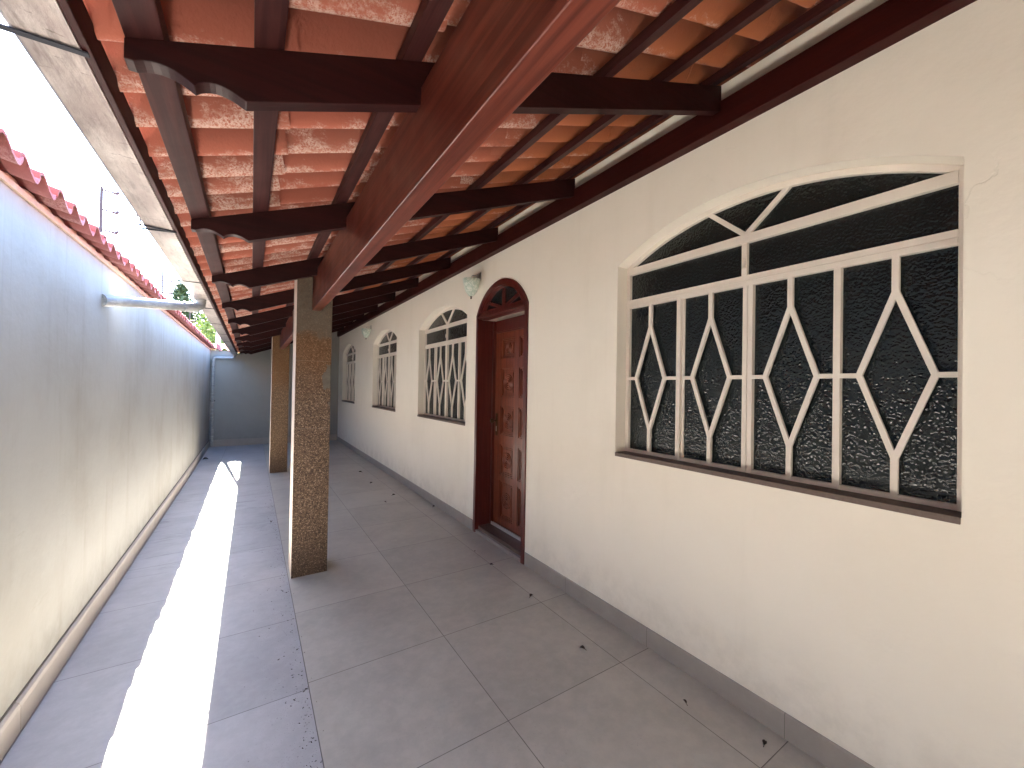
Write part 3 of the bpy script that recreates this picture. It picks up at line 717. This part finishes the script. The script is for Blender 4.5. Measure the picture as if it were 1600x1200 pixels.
# ---------------------------------------------------------------- trees behind the walls
def tree(name, x, y, h, rad, kind, label, seed):
    r = random.Random(seed); t = thing(name, label, 'tree', (x, y, -.14), 'trees beyond the far wall')
    m = MB().tube([(x, y, -.14), (x+.05, y, h*.45), (x, y, h*.93)], [.11*rad+.06, .07, .015], 8)
    for k in range(10):
        z = h*(.3+.06*k); a = r.uniform(0, 6.28); q = rad*(.75 if kind == 'bush' else (1-z/h))
        m.tube([(x, y, z), (x+q*math.cos(a)*.5, y+q*math.sin(a)*.5, z+.15), (x+q*math.cos(a)*.85, y+q*math.sin(a)*.85, z+.2)], [.035, .02, .008], 6)
    m.build('trunk', M_bark, t)
    c = MB(); cl = []
    nC = 260 if kind == 'conifer' else 230
    for k in range(nC):
        if kind == 'conifer':
            u = r.random()**.8; z = h*(.14+.86*u); q = rad*(1-u)**.8*(r.random()**.5)*(1+.25*math.sin(z*5+seed)); s = .24+.18*(1-u)
        else:
            th = r.random()*6.28; ph = math.acos(r.uniform(-.7, 1)); q0 = r.random()**.4
            z = h*.62+h*.38*math.cos(ph)*q0; q = rad*math.sin(ph)*q0*(1+.2*math.sin(3*th+seed)); s = .30
        a = r.random()*6.28; cl.append((x+q*math.cos(a), y+q*math.sin(a), z, s, r.random()))
    for cx, cy, cz, s, tn in cl:
        for i in range(46):
            p = Vector((cx+r.gauss(0, s*.5), cy+r.gauss(0, s*.5), cz+r.gauss(0, s*.5)))
            d = Vector((r.gauss(0, 1), r.gauss(0, 1), r.gauss(.3, .8))).normalized(); e = d.cross(Vector((r.gauss(0, 1), r.gauss(0, 1), r.gauss(0, 1)))).normalized()
            l = r.uniform(.07, .15)*(1.25 if kind == 'conifer' else 1); w_ = l*(.28 if kind == 'conifer' else .5)
            c.add([p, p+d*l*.5+e*w_*.5, p+d*l, p+d*l*.5-e*w_*.5], [(0, 1, 2, 3)], False, 0, max(0, min(1, tn*.7+r.random()*.4)))
    c.build('crown', M_leafD if kind == 'conifer' else M_leafL, t)
tree('conifer', -2.62, 22.5, 5.75, .62, 'conifer', 'narrow pointed dark conifer, tallest and leftmost beyond the walls', 1)
tree('conifer', -1.55, 19.5, 4.0, 1.0, 'conifer', 'dark green conifer just right of the tall pointed one', 5)
tree('broadleaf_tree', -1.90, 24.0, 5.15, 1.35, 'bush', 'yellow-green leafy tree among the dark conifers', 3)
tree('broadleaf_tree', -1.05, 17.5, 3.75, .95, 'bush', 'low yellow-green tree nearest the far corner under the gutter', 8)
tree('broadleaf_tree', -2.85, 27.0, 4.9, 1.3, 'bush', 'pale green tree behind the tall pointed conifer', 11)
tree('conifer', -1.05, 26.0, 4.7, 1.1, 'conifer', 'dark conifer farthest right, deep behind the gutter', 13)

tree('conifer', -2.25, 20.5, 4.75, .95, 'conifer', 'broad dark conifer between the pointed one and the far corner', 17)
tree('broadleaf_tree', -1.55, 21.5, 4.5, 1.0, 'bush', 'mid green leafy tree in the middle of the group beyond the walls', 19)
# ---------------------------------------------------------------- small litter on the floor
def dleaf(x, y, s, rot, label):
    r = random.Random(int(x*1000+y*77)); m = MB(); n = 7; V = []
    for i in range(n+1):
        u = i/n; wv = s*.28*math.sin(math.pi*u)**.7*(1+r.uniform(-.2, .2)); zc = .004+s*.22*math.sin(math.pi*u)*r.uniform(.6, 1.1)
        px, py = s*(u-.5), 0
        V += [(px, -wv, zc+wv*.5), (px, 0, zc*.4+.001), (px, wv, zc+wv*.6)]
    V = [(x+a*math.cos(rot)-b*math.sin(rot), y+a*math.sin(rot)+b*math.cos(rot), c+.001) for a, b, c in V]
    F = []
    for i in range(n):
        for k in range(2): F.append((i*3+k, i*3+k+1, i*3+3+k+1, i*3+3+k))
    m.add(V, F, True); m.tube([(V[1]), (x-s*.8*math.cos(rot), y-s*.8*math.sin(rot), .003)], .0012, 5)
    o = m.build('dry_leaf', M_leafdry); sd = o.modifiers.new('thick', 'SOLIDIFY'); sd.thickness = .0012
    tag(o, label, 'leaf', 'dry leaves scattered on the porch floor')
L = [(1.775, 2.423, .038, .4, 'crumpled dark dry leaf on the floor in front of the door, largest one'),
     (1.684, 1.775, .034, 2.0, 'thin curled dry leaf on the porch floor below the big window'),
     (1.835, 1.202, .026, 1.2, 'small upright dry leaf near the skirting, second nearest to the bottom right'),
     (1.924, .873, .030, .2, 'dry leaf nearest the bottom right corner beside the skirting'),
     (1.620, 6.538, .050, .9, 'dark dry leaf on the porch floor level with the third window'),
     (1.653, 7.445, .055, 2.4, 'farthest dry leaf on the porch floor'),
     (1.715, 5.664, .045, .1, 'dry leaf on the floor beyond the second window, nearer the wall'),
     (1.519, 5.376, .040, 1.7, 'dry leaf on the floor beyond the second window, farther from the wall'),
     (1.995, 4.868, .045, .6, 'dry leaf pushed against the skirting before the door'),
     (1.785, 3.030, .030, 2.7, 'tiny dry leaf on the floor right in front of the door threshold'),
     (1.794, 3.357, .020, 1.1, 'tiny brown crumb of leaf beside the door threshold'),
     (.217, 5.225, .045, 1.4, 'dark dry leaf on the outer strip beside the floor joint past the pillar'),
     (-.745, 10.13, .10, .5, 'dark leaf clump at the foot of the boundary wall near the far corner')]
for a in L: dleaf(*a)
cr = MB(); r = random.Random(4)
for i in range(420):
    y_ = 1.2+ (r.random()**1.7)*6; x_ = .270 - abs(r.gauss(0, .035)) + (.03 if r.random() < .12 else 0)
    if r.random() < .25: x_ = .27-abs(r.gauss(0, .13)); 
    s = r.uniform(.0012, .0035)*(1.6 if r.random() < .1 else 1); a = r.random()*3.14
    dx, dy = math.cos(a)*s*1.6, math.sin(a)*s*1.6; ex, ey = -math.sin(a)*s*.6, math.cos(a)*s*.6
    cr.add([(x_-dx, y_-dy, 0), (x_+ex, y_+ey, 0), (x_+dx, y_+dy, 0), (x_-ex, y_-ey, 0), (x_, y_, s*.9)], [(0, 1, 4), (1, 2, 4), (2, 3, 4), (3, 0, 4), (3, 2, 1, 0)])
o = cr.build('plant_debris', M_leafdry); o['kind'] = 'stuff'; tag(o, 'dark crumbs of plant debris along the floor joint left of the pillars', 'debris')
